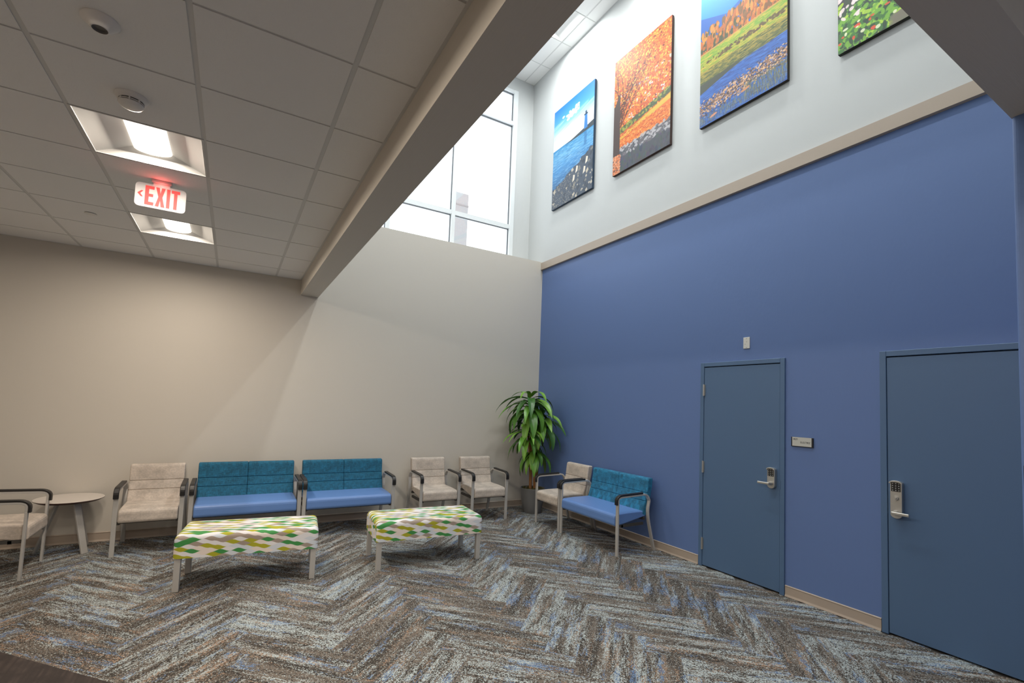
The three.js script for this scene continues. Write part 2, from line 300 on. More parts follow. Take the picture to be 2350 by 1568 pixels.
// ------------------------------------------------------------------ exit sign
{
  const e = thing('exit_sign', 'white edge-lit exit sign with red letters hanging from low ceiling', 'exit sign', [-5.012, LOW, 2.5]);
  const body = M(lin(0.6, 0.6, 0.6), 0.5), red = new THREE.MeshStandardMaterial({ color: lin(0.36, 0.015, 0.015), emissive: lin(1.0, 0.06, 0.05), emissiveIntensity: 0.6, roughness: 0.6 });
  const face = new THREE.MeshStandardMaterial({ color: lin(0.36, 0.35, 0.345), emissive: lin(1, 0.93, 0.9), emissiveIntensity: 0.1, roughness: 0.5 });
  const W = 0.30, H = 0.172, top = -0.036;
  mesh('canopy', rb(0.125, 0.022, 0.05, 0.008, 0, -0.011, 0), body, e);
  mesh('stem', bx(-0.05, 0.05, -0.045, -0.02, -0.008, 0.008), body, e);
  const sh = new THREE.Shape(rounded([[-W / 2, top - H, 0.03], [W / 2, top - H, 0.03], [W / 2, top, 0.03], [-W / 2, top, 0.03]], 6).map((p) => new THREE.Vector2(...p)));
  mesh('panel', new THREE.ExtrudeGeometry(sh, { depth: 0.008, bevelEnabled: true, bevelSize: 0.001, bevelThickness: 0.001, bevelSegments: 1 }).translate(0, 0, -0.004), face, e);
  const P = (polys) => new THREE.ExtrudeGeometry(polys.map((q) => new THREE.Shape(q.map(([x, y]) => new THREE.Vector2(-W / 2 + x * W, top - H + y * H)))), { depth: 0.002, bevelEnabled: false }).translate(0, 0, 0.0052);
  const letters = {
    E: [[[0.19, 0.1], [0.365, 0.1], [0.365, 0.23], [0.265, 0.23], [0.265, 0.455], [0.35, 0.455], [0.35, 0.575], [0.265, 0.575], [0.265, 0.78], [0.365, 0.78], [0.365, 0.91], [0.19, 0.91]]],
    X: [[[0.395, 0.1], [0.465, 0.1], [0.488, 0.36], [0.51, 0.1], [0.585, 0.1], [0.53, 0.51], [0.58, 0.91], [0.51, 0.91], [0.488, 0.66], [0.465, 0.91], [0.395, 0.91], [0.45, 0.51]]],
    I: [[[0.612, 0.1], [0.68, 0.1], [0.68, 0.91], [0.612, 0.91]]],
    T: [[[0.757, 0.1], [0.825, 0.1], [0.825, 0.78], [0.875, 0.78], [0.875, 0.91], [0.705, 0.91], [0.705, 0.78], [0.757, 0.78]]],
  };
  for (const q of Object.values(letters)) mesh('letter', P(q), red, e);
  mesh('arrow', P([[[0.045, 0.53], [0.115, 0.66], [0.155, 0.66], [0.1, 0.53], [0.155, 0.4], [0.115, 0.4]]]), red, e);
  mesh('arrow', P([[[0.955, 0.53], [0.915, 0.62], [0.9, 0.62], [0.935, 0.53], [0.9, 0.44], [0.915, 0.44]]]), M(lin(0.55, 0.54, 0.53), 0.4), e, 'pale unlit knock-out arrow');
  const l = new THREE.PointLight(new THREE.Color(1, 0.12, 0.1), 0.014); l.position.set(0, -0.05, 0.03); l.castShadow = true; e.add(l);
}

// ------------------------------------------------------------------ doors
function lockset(parent, y0, y1, z0, z1, kp, leverY, toBack, cyl) {
  const zc = (z0 + z1) / 2, w = z1 - z0, dp = 0.03, n = 8, pts = [];
  for (let i = 0; i <= n; i++) { const a = Math.PI * i / n; pts.push([zc + w / 2 * Math.cos(a), y1 - 0.016 + 0.016 * Math.sin(a)]); }
  for (let i = 0; i <= n; i++) { const a = Math.PI + Math.PI * i / n; pts.push([zc + w / 2 * Math.cos(a), y0 + 0.03 + 0.03 * Math.sin(a)]); }
  const sh = new THREE.Shape(pts.map((p) => new THREE.Vector2(...p)));
  const lk = mesh('lock', new THREE.ExtrudeGeometry(sh, { depth: dp, bevelEnabled: true, bevelSize: 0.003, bevelThickness: 0.003, bevelOffset: -0.003, bevelSegments: 2 }).rotateY(-Math.PI / 2).translate(-0.012, 0, 0), nickel, parent, 'satin nickel keypad lock with lever');
  const X = -0.012 - dp - 0.003;
  const arch = []; for (let i = 0; i <= 10; i++) { const q = Math.PI * i / 10; arch.push([zc + (w / 2 + 0.001) * Math.cos(q), y1 - 0.018 + 0.018 * Math.sin(q)]); }
  mesh('hood', new THREE.ExtrudeGeometry(new THREE.Shape(band(arch, 0.008).map((q) => new THREE.Vector2(...q))), { depth: 0.012, bevelEnabled: true, bevelSize: 0.001, bevelThickness: 0.002, bevelSegments: 2 }).rotateY(-Math.PI / 2).translate(X + 0.004, -0.002, 0), nickel, lk);
  mesh('keypad', bx(X - 0.002, X + 0.004, kp[0], kp[1], z0 + 0.008, z1 - 0.008), blackPlastic, lk);
  const btn = M(lin(0.42, 0.42, 0.40), 0.5), bw = (w - 0.016) / 3, bh = (kp[1] - kp[0]) / 4;
  for (let i = 0; i < 3; i++) for (let j = 0; j < 4; j++) mesh('button', new THREE.SphereGeometry(0.0042, 8, 6).scale(0.5, 1, 1).translate(X - 0.002, kp[0] + bh * (j + 0.5), z0 + 0.008 + bw * (i + 0.5)), btn, lk);
  const hub = new THREE.CylinderGeometry(0.017, 0.02, 0.045, 20).rotateZ(Math.PI / 2).translate(X - 0.022, leverY, zc);
  const len = 0.115, s = toBack ? -1 : 1;
  const arm = rb(0.016, 0.022, len, 0.006, X - 0.05, leverY, zc + s * (len / 2 - 0.014));
  mesh('lever', merge([hub, arm]), nickel, lk);
  if (cyl) mesh('key_cylinder', merge([new THREE.CylinderGeometry(0.017, 0.019, 0.016, 24).rotateZ(Math.PI / 2).translate(X - 0.006, cyl, zc), new THREE.CylinderGeometry(0.009, 0.01, 0.01, 16).rotateZ(Math.PI / 2).translate(X - 0.018, cyl, zc)]), nickel, lk);
}
function door(name, z0, z1, hinges, label) {
  const d = struct(name, null); d.userData.label = label; d.userData.category = 'door';
  const f = 0.045, H = 2.185;
  mesh('frame', merge([rb(0.1, H, f, 0.004, 0.035, H / 2, z0 + f / 2), rb(0.1, H, f, 0.004, 0.035, H / 2, z1 - f / 2), rb(0.1, f, z1 - z0 - 2 * f, 0.004, 0.035, H - f / 2, (z0 + z1) / 2)]), doorPaint, d);
  mesh('leaf', rb(0.044, 2.118, z1 - z0 - 2 * f - 0.006, 0.002, 0.013, 0.014 + 2.118 / 2, (z0 + z1) / 2), doorPaint, d);
  mesh('stop', merge([bx(0.036, 0.085, 0, H - f, z0 + f, z0 + f + 0.015), bx(0.036, 0.085, 0, H - f, z1 - f - 0.015, z1 - f), bx(0.036, 0.085, H - f - 0.015, H - f, z0 + f, z1 - f)]), doorPaint, d);
  mesh('dark_room', bx(0.09, 0.1, 0, H, z0, z1), darkGap, d).name = 'backing';
  for (const y of hinges) mesh('hinge', merge([new THREE.CylinderGeometry(0.008, 0.008, 0.125, 14).translate(-0.02, y, z0 + f + 0.002), bx(-0.0155, -0.012, y - 0.06, y + 0.06, z0 + f - 0.012, z0 + f + 0.016)]), nickel, d);
  return d;
}
{
  const d1 = door('door_1', 3.255, 4.188, [1.885, 1.055, 0.24], 'steel blue door beside the electric room sign');
  lockset(d1, 0.952, 1.146, 4.04, 4.112, [1.066, 1.134], 1.0, true, 0);
  mesh('strike', bx(-0.018, -0.013, 0.955, 1.035, 4.142, 4.152), doorPaint, d1);
  const d2 = door('door_2', 4.947, 5.945, [], 'steel blue door at the right, cut by the wall end');
  lockset(d2, 0.89, 1.174, 5.022, 5.098, [1.094, 1.162], 0.935, false, 1.045);
}

// ------------------------------------------------------------------ signs and plates on the blue walls
{
  const s = thing('room_sign', 'small grey room sign reading ELECTRIC on the blue wall', 'sign', [0, 1.41, 4.343]);
  mesh('backplate', rb(0.012, 0.086, 0.192, 0.002, -0.006, -0.003, 0), M(lin(0.015, 0.015, 0.018), 0.5), s);
  const tx = canvasTex(512, 256, (c, w, h) => {
    c.fillStyle = '#c3c2ba'; c.fillRect(0, 0, w, h); c.fillStyle = '#2e2c28'; c.textBaseline = 'middle';
    c.font = 'bold 74px sans-serif'; c.textAlign = 'left'; c.fillText('0021', 26, 60, 128); c.textAlign = 'right'; c.fillText('ELECTRIC', w - 26, 146, 268);
  });
  const g = new THREE.PlaneGeometry(0.168, 0.08).rotateY(-Math.PI / 2).translate(-0.0145, 0, 0);
  mesh('insert', bx(-0.0142, -0.008, -0.04, 0.04, -0.084, 0.084), M(lin(0.5, 0.5, 0.46), 0.4), s);
  mesh('lettering', g, M(0xffffff, 0.4, { map: tx }), s);
  const p = thing('wall_plate', 'small off-white wall plate high above the door', 'wall plate', [0, 2.362, 3.793]);
  mesh('cover', rb(0.007, 0.116, 0.07, 0.003, -0.0035, 0, 0), M(lin(0.72, 0.7, 0.64), 0.4), p);
  for (const [y, z] of [[0.045, 0], [-0.047, 0], [0.012, 0.002], [-0.012, -0.014]]) mesh('screw', new THREE.CylinderGeometry(0.0035, 0.0035, 0.002, 10).rotateZ(Math.PI / 2).translate(-0.0075, y, z), M(lin(0.28, 0.27, 0.24), 0.5), p);
  const r = thing('wall_plate', 'small dark plate on the blue wall end at right edge', 'wall plate', [PX, 1.433, 6.142]);
  mesh('cover', rb(0.016, 0.085, 0.06, 0.004, -0.008, 0, 0), M(lin(0.012, 0.012, 0.016), 0.4), r);
}

// ------------------------------------------------------------------ canvas prints
function strokes(c, n, fn) { for (let i = 0; i < n; i++) fn(i, rnd()); }
const rgb = (r, g, b, a = 1) => `rgba(${r | 0},${g | 0},${b | 0},${a})`;
function poly(c, pts, fill) { c.fillStyle = fill; c.beginPath(); pts.forEach((p, i) => i ? c.lineTo(...p) : c.moveTo(...p)); c.closePath(); c.fill(); }
function blob(c, x, y, rx, ry, fill, rot = 0) { c.fillStyle = fill; c.beginPath(); c.ellipse(x, y, rx, ry, rot, 0, 7); c.fill(); }
function vgrad(c, x, y0, y1, w, stops) { const g = c.createLinearGradient(0, y0, 0, y1); stops.forEach(([t, s]) => g.addColorStop(t, s)); c.fillStyle = g; c.fillRect(x, y0, w, y1 - y0); }
const art = [
  (c, w, h) => { // lighthouse over a rocky shore
    reseed(11);
    vgrad(c, 0, 0, h * 0.42, w, [[0, '#1f6fd0'], [0.35, '#4b9be8'], [0.62, '#bcd9ee'], [1, '#eef3f2']]);
    strokes(c, 60, () => blob(c, rr(0, w), rr(h * 0.16, h * 0.37), rr(40, 150), rr(4, 12), rgb(240, 244, 246, 0.16), -0.18));
    strokes(c, 70, (i) => { const t = i / 70; blob(c, w * 0.36 + t * w * 0.26 + rr(-26, 26), h * 0.155 - t * h * 0.03 + rr(-34, 34), rr(8, 26), rr(6, 16), rgb(255, 255, 255, 0.5)); });
    blob(c, w * 0.25, h * 0.12, 22, 12, rgb(255, 255, 255, 0.7));
    vgrad(c, 0, h * 0.41, h * 0.8, w, [[0, '#2c7fb4'], [0.25, '#5fa0cc'], [0.6, '#3f83bb'], [1, '#35638f']]);
    strokes(c, 900, () => { const y = rr(h * 0.42, h * 0.8); blob(c, rr(0, w), y, rr(8, 46), rr(0.8, 2.6), rnd() < 0.5 ? rgb(190, 218, 236, 0.35) : rgb(28, 84, 132, 0.35)); });
    poly(c, [[w * 0.3, h * 0.42], [w * 0.55, h * 0.405], [w * 0.75, h * 0.39], [w, h * 0.37], [w, h * 0.425], [w * 0.6, h * 0.425]], '#38424a');
    poly(c, [[w * 0.775, h * 0.4], [w * 0.79, h * 0.27], [w * 0.845, h * 0.27], [w * 0.86, h * 0.4]], '#3476b8'); c.fillStyle = '#243d57'; c.fillRect(w * 0.775, h * 0.258, w * 0.085, h * 0.014); c.fillRect(w * 0.8, h * 0.235, w * 0.035, h * 0.024);
    strokes(c, 40, (i) => { c.fillStyle = rgb(38, 96, 150, 0.6); c.fillRect(w * 0.785 + rr(-8, 8), h * 0.43 + i * h * 0.003, w * 0.06, 3); });
    const top = []; for (let i = 0; i <= 16; i++) { const t = i / 16; top.push([t * w, h * (0.80 - 0.2 * Math.pow(t, 1.3)) + rr(-18, 18)]); }
    poly(c, [...top, [w, h], [0, h]], '#454f5e');
    strokes(c, 150, () => { const x = rr(0, w), y = rr(h * 0.62, h), s = rr(8, 34); if (y > h * (0.8 - 0.2 * x / w)) { const d = rnd(); poly(c, [[x, y], [x + s, y - s * rr(0.2, 1)], [x + s * 1.5, y + s * rr(0, 0.6)], [x + s * 0.5, y + s]], d < 0.22 ? rgb(196, 184, 164, 0.9) : d < 0.36 ? rgb(140, 134, 124, 0.7) : rgb(54, 62, 74, 0.8)); } });
    strokes(c, 500, () => { const x = rr(0, w * 0.6), y = rr(h * 0.74, h); if (y > h * (0.82 - 0.2 * x / w)) blob(c, x, y, rr(1, 5), rr(1, 4), rgb(190, 176, 152, 0.6)); });
    for (const [x, y] of [[0.62, 0.73], [0.85, 0.7], [0.8, 0.78], [0.55, 0.8]]) poly(c, [[w * x - 14, h * y + 40], [w * x, h * y - 30], [w * x + 26, h * y - 20], [w * x + 18, h * y + 26]], '#d8cdbd');
  },
  (c, w, h) => { // orange maple over a stone wall
    reseed(22); c.fillStyle = '#b4532a'; c.fillRect(0, 0, w, h);
    strokes(c, 60, () => blob(c, rr(0, w), rr(h * 0.3, h * 0.6), rr(6, 30), rr(6, 24), rgb(205, 214, 232, 0.8)));
    strokes(c, 3600, () => { const y = rr(0, h * 0.64), q = rnd(); blob(c, rr(0, w), y, rr(3, 13), rr(3, 9), q < 0.4 ? rgb(214, 92, 34, 0.8) : q < 0.62 ? rgb(236, 142, 46, 0.85) : q < 0.8 ? rgb(168, 58, 30, 0.8) : q < 0.92 ? rgb(246, 180, 74, 0.8) : rgb(84, 34, 24, 0.8), rr(0, 3)); });
    strokes(c, 46, () => { c.strokeStyle = rgb(64, 34, 26, 0.85); c.lineWidth = rr(2, 7); const x = w * rr(0.04, 0.16), y = h * rr(0.5, 0.62); c.beginPath(); c.moveTo(x, y); c.quadraticCurveTo(x + w * rr(0, 0.25), y - h * rr(0.1, 0.25), x + w * rr(-0.1, 0.75), y - h * rr(0.24, 0.5)); c.stroke(); });
    strokes(c, 700, () => { const y = rr(h * 0.02, h * 0.5), q = rnd(); blob(c, rr(0, w), y, rr(3, 9), rr(3, 7), q < 0.6 ? rgb(226, 110, 40, 0.8) : rgb(246, 176, 72, 0.8)); });
    strokes(c, 500, () => { const t = rnd(); blob(c, w * (0.1 + 0.9 * t), h * (0.65 - 0.08 * t) + rr(-20, 20), rr(6, 20), rr(5, 14), rnd() < 0.6 ? rgb(64, 76, 48, 0.9) : rgb(150, 150, 60, 0.7)); });
    poly(c, [[0, h * 0.71], [w, h * 0.6], [w, h * 0.66], [0, h * 0.75]], '#c9a53e');
    poly(c, [[0, h * 0.735], [w, h * 0.645], [w, h * 0.9], [0, h * 0.84]], '#cf6a2c');
    strokes(c, 1300, () => { const y = rr(h * 0.67, h * 0.85), q = rnd(); blob(c, rr(w * 0.08, w), y, rr(3, 14), rr(2, 5), q < 0.5 ? rgb(224, 120, 46, 0.8) : q < 0.75 ? rgb(168, 62, 36, 0.8) : rgb(244, 170, 90, 0.8), -0.1); });
    poly(c, [[0, h * 0.82], [w * 0.3, h * 0.8], [w, h * 0.8], [w, h], [0, h]], '#4a4d55');
    strokes(c, 150, () => { const x = rr(w * 0.1, w), y = rr(h * 0.79, h * 0.87); blob(c, x, y, rr(8, 26), rr(6, 15), rnd() < 0.5 ? rgb(172, 168, 172, 0.9) : rgb(96, 92, 98, 0.9), rr(-0.7, 0.2)); });
    strokes(c, 120, () => { const x = rr(w * 0.1, w), y = rr(h * 0.87, h); blob(c, x, y, rr(5, 16), rr(10, 30), rgb(66 + rr(-12, 20), 70 + rr(-12, 20), 80 + rr(-12, 20), 0.6), rr(-0.5, 0.5)); });
    poly(c, [[w * 0.02, h * 0.4], [w * 0.12, h * 0.3], [w * 0.13, h], [0, h], [0, h * 0.4]], '#43332f');
    strokes(c, 260, () => blob(c, rr(0, w * 0.14), rr(h * 0.84, h), rr(4, 11), rr(3, 8), rnd() < 0.5 ? rgb(204, 110, 60, 0.9) : rgb(226, 160, 120, 0.8)));
  },
  (c, w, h) => { // stream through a meadow
    reseed(33);
    vgrad(c, 0, 0, h * 0.5, w, [[0, '#4aa3e0'], [0.6, '#2d7fd0'], [1, '#1b62b8']]);
    poly(c, [[0, h * 0.2], [w * 0.35, h * 0.3], [w * 0.7, h * 0.22], [w, h * 0.28], [w, h * 0.5], [0, h * 0.5]], '#2159a8');
    strokes(c, 800, () => { const x = rr(0, w), y = h * (0.48 - 0.0 * x / w) - Math.pow(rnd(), 1.5) * h * 0.17, q = rnd(); blob(c, x, y, rr(4, 15), rr(10, 34), q < 0.4 ? rgb(176, 92, 34, 0.9) : q < 0.65 ? rgb(112, 74, 36, 0.9) : q < 0.85 ? rgb(208, 132, 48, 0.85) : rgb(54, 66, 40, 0.9)); });
    vgrad(c, 0, h * 0.47, h * 0.72, w, [[0, '#c98a4a'], [0.1, '#7fa52e'], [0.25, '#6f9430'], [0.4, '#b59a34'], [0.62, '#9c8a34'], [1, '#3f4a34']]);
    strokes(c, 2200, () => { const y = rr(h * 0.48, h * 0.72), t = (y / h - 0.48) / 0.24, q = rnd(); blob(c, rr(0, w), y, rr(5, 30), rr(1, 4), t < 0.5 ? (q < 0.5 ? rgb(196, 168, 60, 0.6) : rgb(108, 148, 44, 0.6)) : (q < 0.5 ? rgb(60, 78, 42, 0.7) : rgb(150, 134, 54, 0.5))); });
    strokes(c, 90, () => blob(c, rr(0, w), h * 0.55 + rr(-14, 16), rr(5, 16), rr(4, 10), rgb(84, 62, 34, 0.85)));
    poly(c, [[0, h * 0.74], [w * 0.5, h * 0.7], [w, h * 0.69], [w, h], [0, h]], '#2d5fae');
    strokes(c, 700, () => { const y = rr(h * 0.69, h); blob(c, rr(0, w), y, rr(8, 40), rr(1, 4), rnd() < 0.5 ? rgb(70, 118, 196, 0.5) : rgb(30, 52, 110, 0.5)); });
    poly(c, [[0, h * 0.69], [w * 0.6, h * 0.68], [0, h * 0.76]], '#3c4238');
    strokes(c, 1300, () => { const x = rr(0, w), y = h * (0.82 + 0.06 * (1 - x / w)) + (rnd() + rnd() - 1) * h * 0.07, q = rnd(); blob(c, x, y, rr(2, 10), rr(2, 7), q < 0.35 ? rgb(214, 172, 132, 0.95) : q < 0.7 ? rgb(148, 108, 82, 0.95) : rgb(66, 54, 60, 0.9)); });
    strokes(c, 900, () => { const t = rnd(), x = rnd() < 0.5 ? w * (0.55 + 0.45 * t) : w * t, y = x > w * 0.55 ? rr(h * 0.88, h) : rr(h * 0.94, h); c.strokeStyle = rnd() < 0.5 ? rgb(150, 140, 84, 0.6) : rgb(86, 84, 60, 0.7); c.lineWidth = rr(1, 3); c.beginPath(); c.moveTo(x, y); c.lineTo(x + rr(-8, 8), y - rr(14, 44)); c.stroke(); });
    blob(c, w * 0.56, h * 0.905, 34, 9, '#c98a5a', -0.2); blob(c, w * 0.18, h * 0.955, 30, 9, '#c88c72', -0.2);
  },
  (c, w, h) => { // flowering bush
    reseed(44); c.fillStyle = '#3d3a3e'; c.fillRect(0, 0, w, h);
    strokes(c, 500, () => blob(c, rr(0, w), rr(0, h * 0.8), rr(10, 40), rr(8, 26), rnd() < 0.5 ? rgb(70, 66, 70, 0.6) : rgb(52, 74, 46, 0.6), rr(0, 3)));
    strokes(c, 260, () => blob(c, rr(0, w), rr(h * 0.2, h * 0.72), rr(8, 24), rr(6, 14), rnd() < 0.7 ? rgb(236, 214, 216, 0.9) : rgb(212, 168, 172, 0.9), rr(0, 3)));
    strokes(c, 1500, () => { const y = h * (0.72 + 0.27 * Math.sqrt(rnd())), q = rnd(); blob(c, rr(0, w), y, rr(6, 24), rr(5, 16), q < 0.35 ? rgb(62, 116, 52, 0.9) : q < 0.65 ? rgb(120, 176, 60, 0.9) : q < 0.78 ? rgb(176, 210, 70, 0.9) : rgb(40, 66, 50, 0.9), rr(0, 3)); });
    strokes(c, 60, () => blob(c, rr(0, w), rr(h * 0.72, h * 0.84), rr(8, 20), rr(6, 12), rgb(240, 222, 222, 0.9), rr(0, 3)));
    strokes(c, 40, () => blob(c, rr(0, w), rr(h * 0.86, h * 0.97), rr(6, 14), rr(5, 11), rnd() < 0.6 ? rgb(226, 84, 54, 0.95) : rgb(236, 236, 200, 0.9)));
    strokes(c, 300, () => blob(c, rr(w * 0.4, w), rr(h * 0.95, h), rr(8, 24), rr(5, 12), rgb(122, 116, 100, 0.7)));
  },
];
[[0.27, 1.315, 4.92, 6.625, 'canvas print of a lighthouse over blue water and rocks', '#20364c'], [1.76, 2.785, 4.91, 6.585, 'canvas print of an orange maple above a stone wall', '#3b2620'], [3.215, 4.222, 4.885, 6.53, 'canvas print of a blue stream in an autumn meadow', '#2a241c'], [4.668, 5.69, 4.84, 6.49, 'canvas print of a green flowering bush cut by the beam', '#1c2018']].forEach(([z0, z1, y0, y1, label, edge], i) => {
  const t = thing('canvas_print', label, 'picture', [-0.006, (y0 + y1) / 2, (z0 + z1) / 2], 0, 'canvas prints on the white wall');
  mesh('stretcher', rb(0.038, y1 - y0, z1 - z0, 0.003, -0.019, 0, 0), M(new THREE.Color(edge), 0.7), t, 'dark wrapped canvas edge');
  mesh('print', new THREE.PlaneGeometry(z1 - z0 - 0.004, y1 - y0 - 0.004).rotateY(-Math.PI / 2).translate(-0.0386, 0, 0), M(0xffffff, 0.55, { map: canvasTex(640, 1040, art[i]) }), t);
});

// ------------------------------------------------------------------ upholstered seating
const suede = (() => { const a = noise2(9, 9, 51), b = noise2(40, 40, 52), c = noise2(110, 110, 53); return M(0xffffff, 0.7, { map: dataTex(256, 256, (u, v) => { const k = 0.86 + 0.16 * a(u, v) + 0.1 * b(u, v) + 0.05 * c(u, v); return [184 * k, 173 * k, 162 * k]; })}); })();
suede.map.repeat.set(2.2, 2.2);
const weave = (hue, s) => { const a = noise2(128, 16, s), b = noise2(16, 128, s + 1), d = noise2(10, 10, s + 2); const t = dataTex(256, 256, (u, v) => { const k = 0.7 + 0.34 * a(u, v) + 0.28 * b(u, v) + 0.12 * (d(u, v) - 0.5); return hue.map((c) => Math.min(255, c * k)); }); t.repeat.set(3, 3); return t; };
const tealWeave = M(0xffffff, 0.85, { map: weave([26, 92, 120], 61) });
const tealPlushLit = (() => { const a = noise2(14, 14, 64), b = noise2(50, 50, 65); const t = dataTex(256, 256, (u, v) => { const k = 0.72 + 0.5 * a(u, v) * 0.7 + 0.2 * b(u, v); return [36 * k, 112 * k, 148 * k]; }); t.repeat.set(2, 2); return new THREE.MeshPhysicalMaterial({ map: t, roughness: 0.8, sheen: 0.4, sheenRoughness: 0.5, sheenColor: lin(0.3, 0.5, 0.55) }); })();  // teal plush; the lighter mottling that light gives it is put into the colour
const blueVinyl = M(lin(0.125, 0.24, 0.53), 0.36);
const frameGrey = M(lin(0.47, 0.455, 0.43), 0.45, { metalness: 0.15 });
const underDark = M(lin(0.05, 0.045, 0.04), 0.8);
function seatUnit(t, width, seatMat, backMat, sofa) {
  // side frames: bent flat bar, front leg, arm and kicked rear leg
  const BW = 0.04, T = 0.019, inner = width / 2 - BW;
  const front = [[0.662, 0], [0.667, 0.575]], arm = bendLine([[0.667, 0.575], [0.668, 0.646, 0.065], [0.22, 0.66, 0.05], [0.176, 0.585]]), rear = bendLine([[0.176, 0.585], [0.208, 0.44, 0.16], [0.085, 0]]);
  for (const s of [-1, 1]) {
    const x = s * (width / 2 - BW / 2);
    mesh('leg', across(band(front, T), BW, 0.003).translate(x, 0, 0), frameGrey, t);
    mesh('leg', across(band(rear, T), BW, 0.003).translate(x, 0, 0), frameGrey, t);
    mesh('arm', across(band(arm, T), BW, 0.003).translate(x, 0, 0), frameGrey, t);
    const pad = bendLine([[0.667, 0.565], [0.668, 0.646, 0.065], [0.29, 0.658]]);
    mesh('arm_pad', across(band(pad, 0.02, -0.0185), BW + 0.006, 0.006, 2).translate(x, 0, 0), blackPlastic, t, 'black arm cap');
  }
  const sw = 2 * inner - 0.012;
  mesh('seat', across(rounded([[0.672, 0.322, 0.012], [0.69, 0.34, 0.02], [0.685, 0.452, 0.04], [0.5, 0.462, 0.1], [0.19, 0.462, 0.02], [0.2, 0.4, 0.02], [0.6, 0.325, 0.03]], 4), sw, 0.014, 4), seatMat, t);
  const bk = (w) => across(rounded([[0.262, 0.425, 0.02], [0.213, 0.566, 0], [0.203, 0.571, 0], [0.210, 0.576, 0.004], [0.188, 0.661, 0], [0.179, 0.666, 0], [0.186, 0.671, 0.004], [0.168, 0.838, 0.03], [0.09, 0.838, 0.02], [0.10, 0.72, 0.1], [0.15, 0.52, 0.1], [0.195, 0.40, 0.02]], 3), w, 0.013, 3);
  const bw = sofa ? width - 0.085 : width - 0.085;
  mesh('backrest', sofa ? merge([bk(bw / 2).translate(-bw / 4, 0, 0), bk(bw / 2).translate(bw / 4, 0, 0)]) : bk(bw), backMat, t);
  mesh('underframe', merge([bx(-inner, inner, 0.30, 0.33, 0.56, 0.585), bx(-inner, inner, 0.36, 0.39, 0.215, 0.24), bx(-inner, -inner + 0.02, 0.305, 0.335, 0.24, 0.66), bx(inner - 0.02, inner, 0.305, 0.335, 0.24, 0.66)].concat(sofa ? [bx(-0.012, 0.012, 0.305, 0.335, 0.24, 0.56)] : [])), underDark, t);
}
const CW = 0.58, SW = 1.09;
function chair(label, pos, turn) { seatUnit(thing('armchair', label, 'chair', pos, turn, 'beige guest chairs with black arm caps'), CW, suede, suede, false); }
function settee(label, pos, turn, back) { seatUnit(thing('settee', label, 'settee', pos, turn, 'two-seat blue settees with black arm caps'), SW, blueVinyl, back, true); }
chair('beige armchair between the round side table and a blue settee', [-5.118, 0, 0.012], 0);
settee('blue settee beside the beige armchair, behind the left patterned bench', [-4.243, 0, 0.012], 0, tealWeave);
settee('blue settee in the middle of the back wall, right of another settee', [-3.138, 0, 0.012], 0, tealWeave);
chair('beige armchair on the back wall, left of the pair behind the right bench', [-1.972, 0, 0.02], 0);
chair('beige armchair on the back wall, right of the pair, nearest the plant', [-1.228, 0, 0.035], 0);
chair('beige armchair on the blue wall between the plant and a settee', [0.015, 0, 1.302], -Math.PI / 2);
settee('blue settee with plush teal back, coloured as lit, standing against the blue wall', [0.012, 0, 2.155], -Math.PI / 2, tealPlushLit);
chair('beige armchair cut by the left edge, in front of the round table', [-6.58, 0, 0.84], Math.PI / 2);

// ------------------------------------------------------------------ benches
const benchCloth = (() => {
  const pal = [[226, 224, 226], [208, 214, 222], [228, 216, 206], [160, 146, 134], [62, 140, 72], [168, 166, 38]];
  const N = 1024, rows = 64, waves = 9, cell = {};
  reseed(77);
  // every other wave of a row is pale, the rest taupe, green or olive
  const pick = (r, k) => { const key = r + '_' + k; if (!(key in cell)) { const q = rnd(); cell[key] = ((k + (r % 2)) % 2 === 1) !== (rnd() < 0.2) ? (q < 0.4 ? 0 : q < 0.72 ? 1 : 2) : (q < 0.3 ? 3 : q < 0.66 ? 4 : 5); } return cell[key]; };
  const ph = 2.55, A = 0.5 / Math.sin(ph / 2) * 0.98;
  const t = dataTex(N, N, (u, v) => {
    const y = v * rows, edge = (i) => i + A * Math.sin(2 * Math.PI * u * waves + i * ph);
    let i = Math.floor(y) - 1; while (edge(i + 1) <= y) i++;
    // lens pinch positions of this row
    const s = ((u * waves + (i * ph + ph / 2) / (2 * Math.PI) + 0.5) % 1000);
    const k = ((Math.floor(s + 0.0) % waves) + waves) % waves;
    return pal[pick(((i % rows) + rows) % rows, k)];
  });
  return M(0xffffff, 0.75, { map: t });
})();
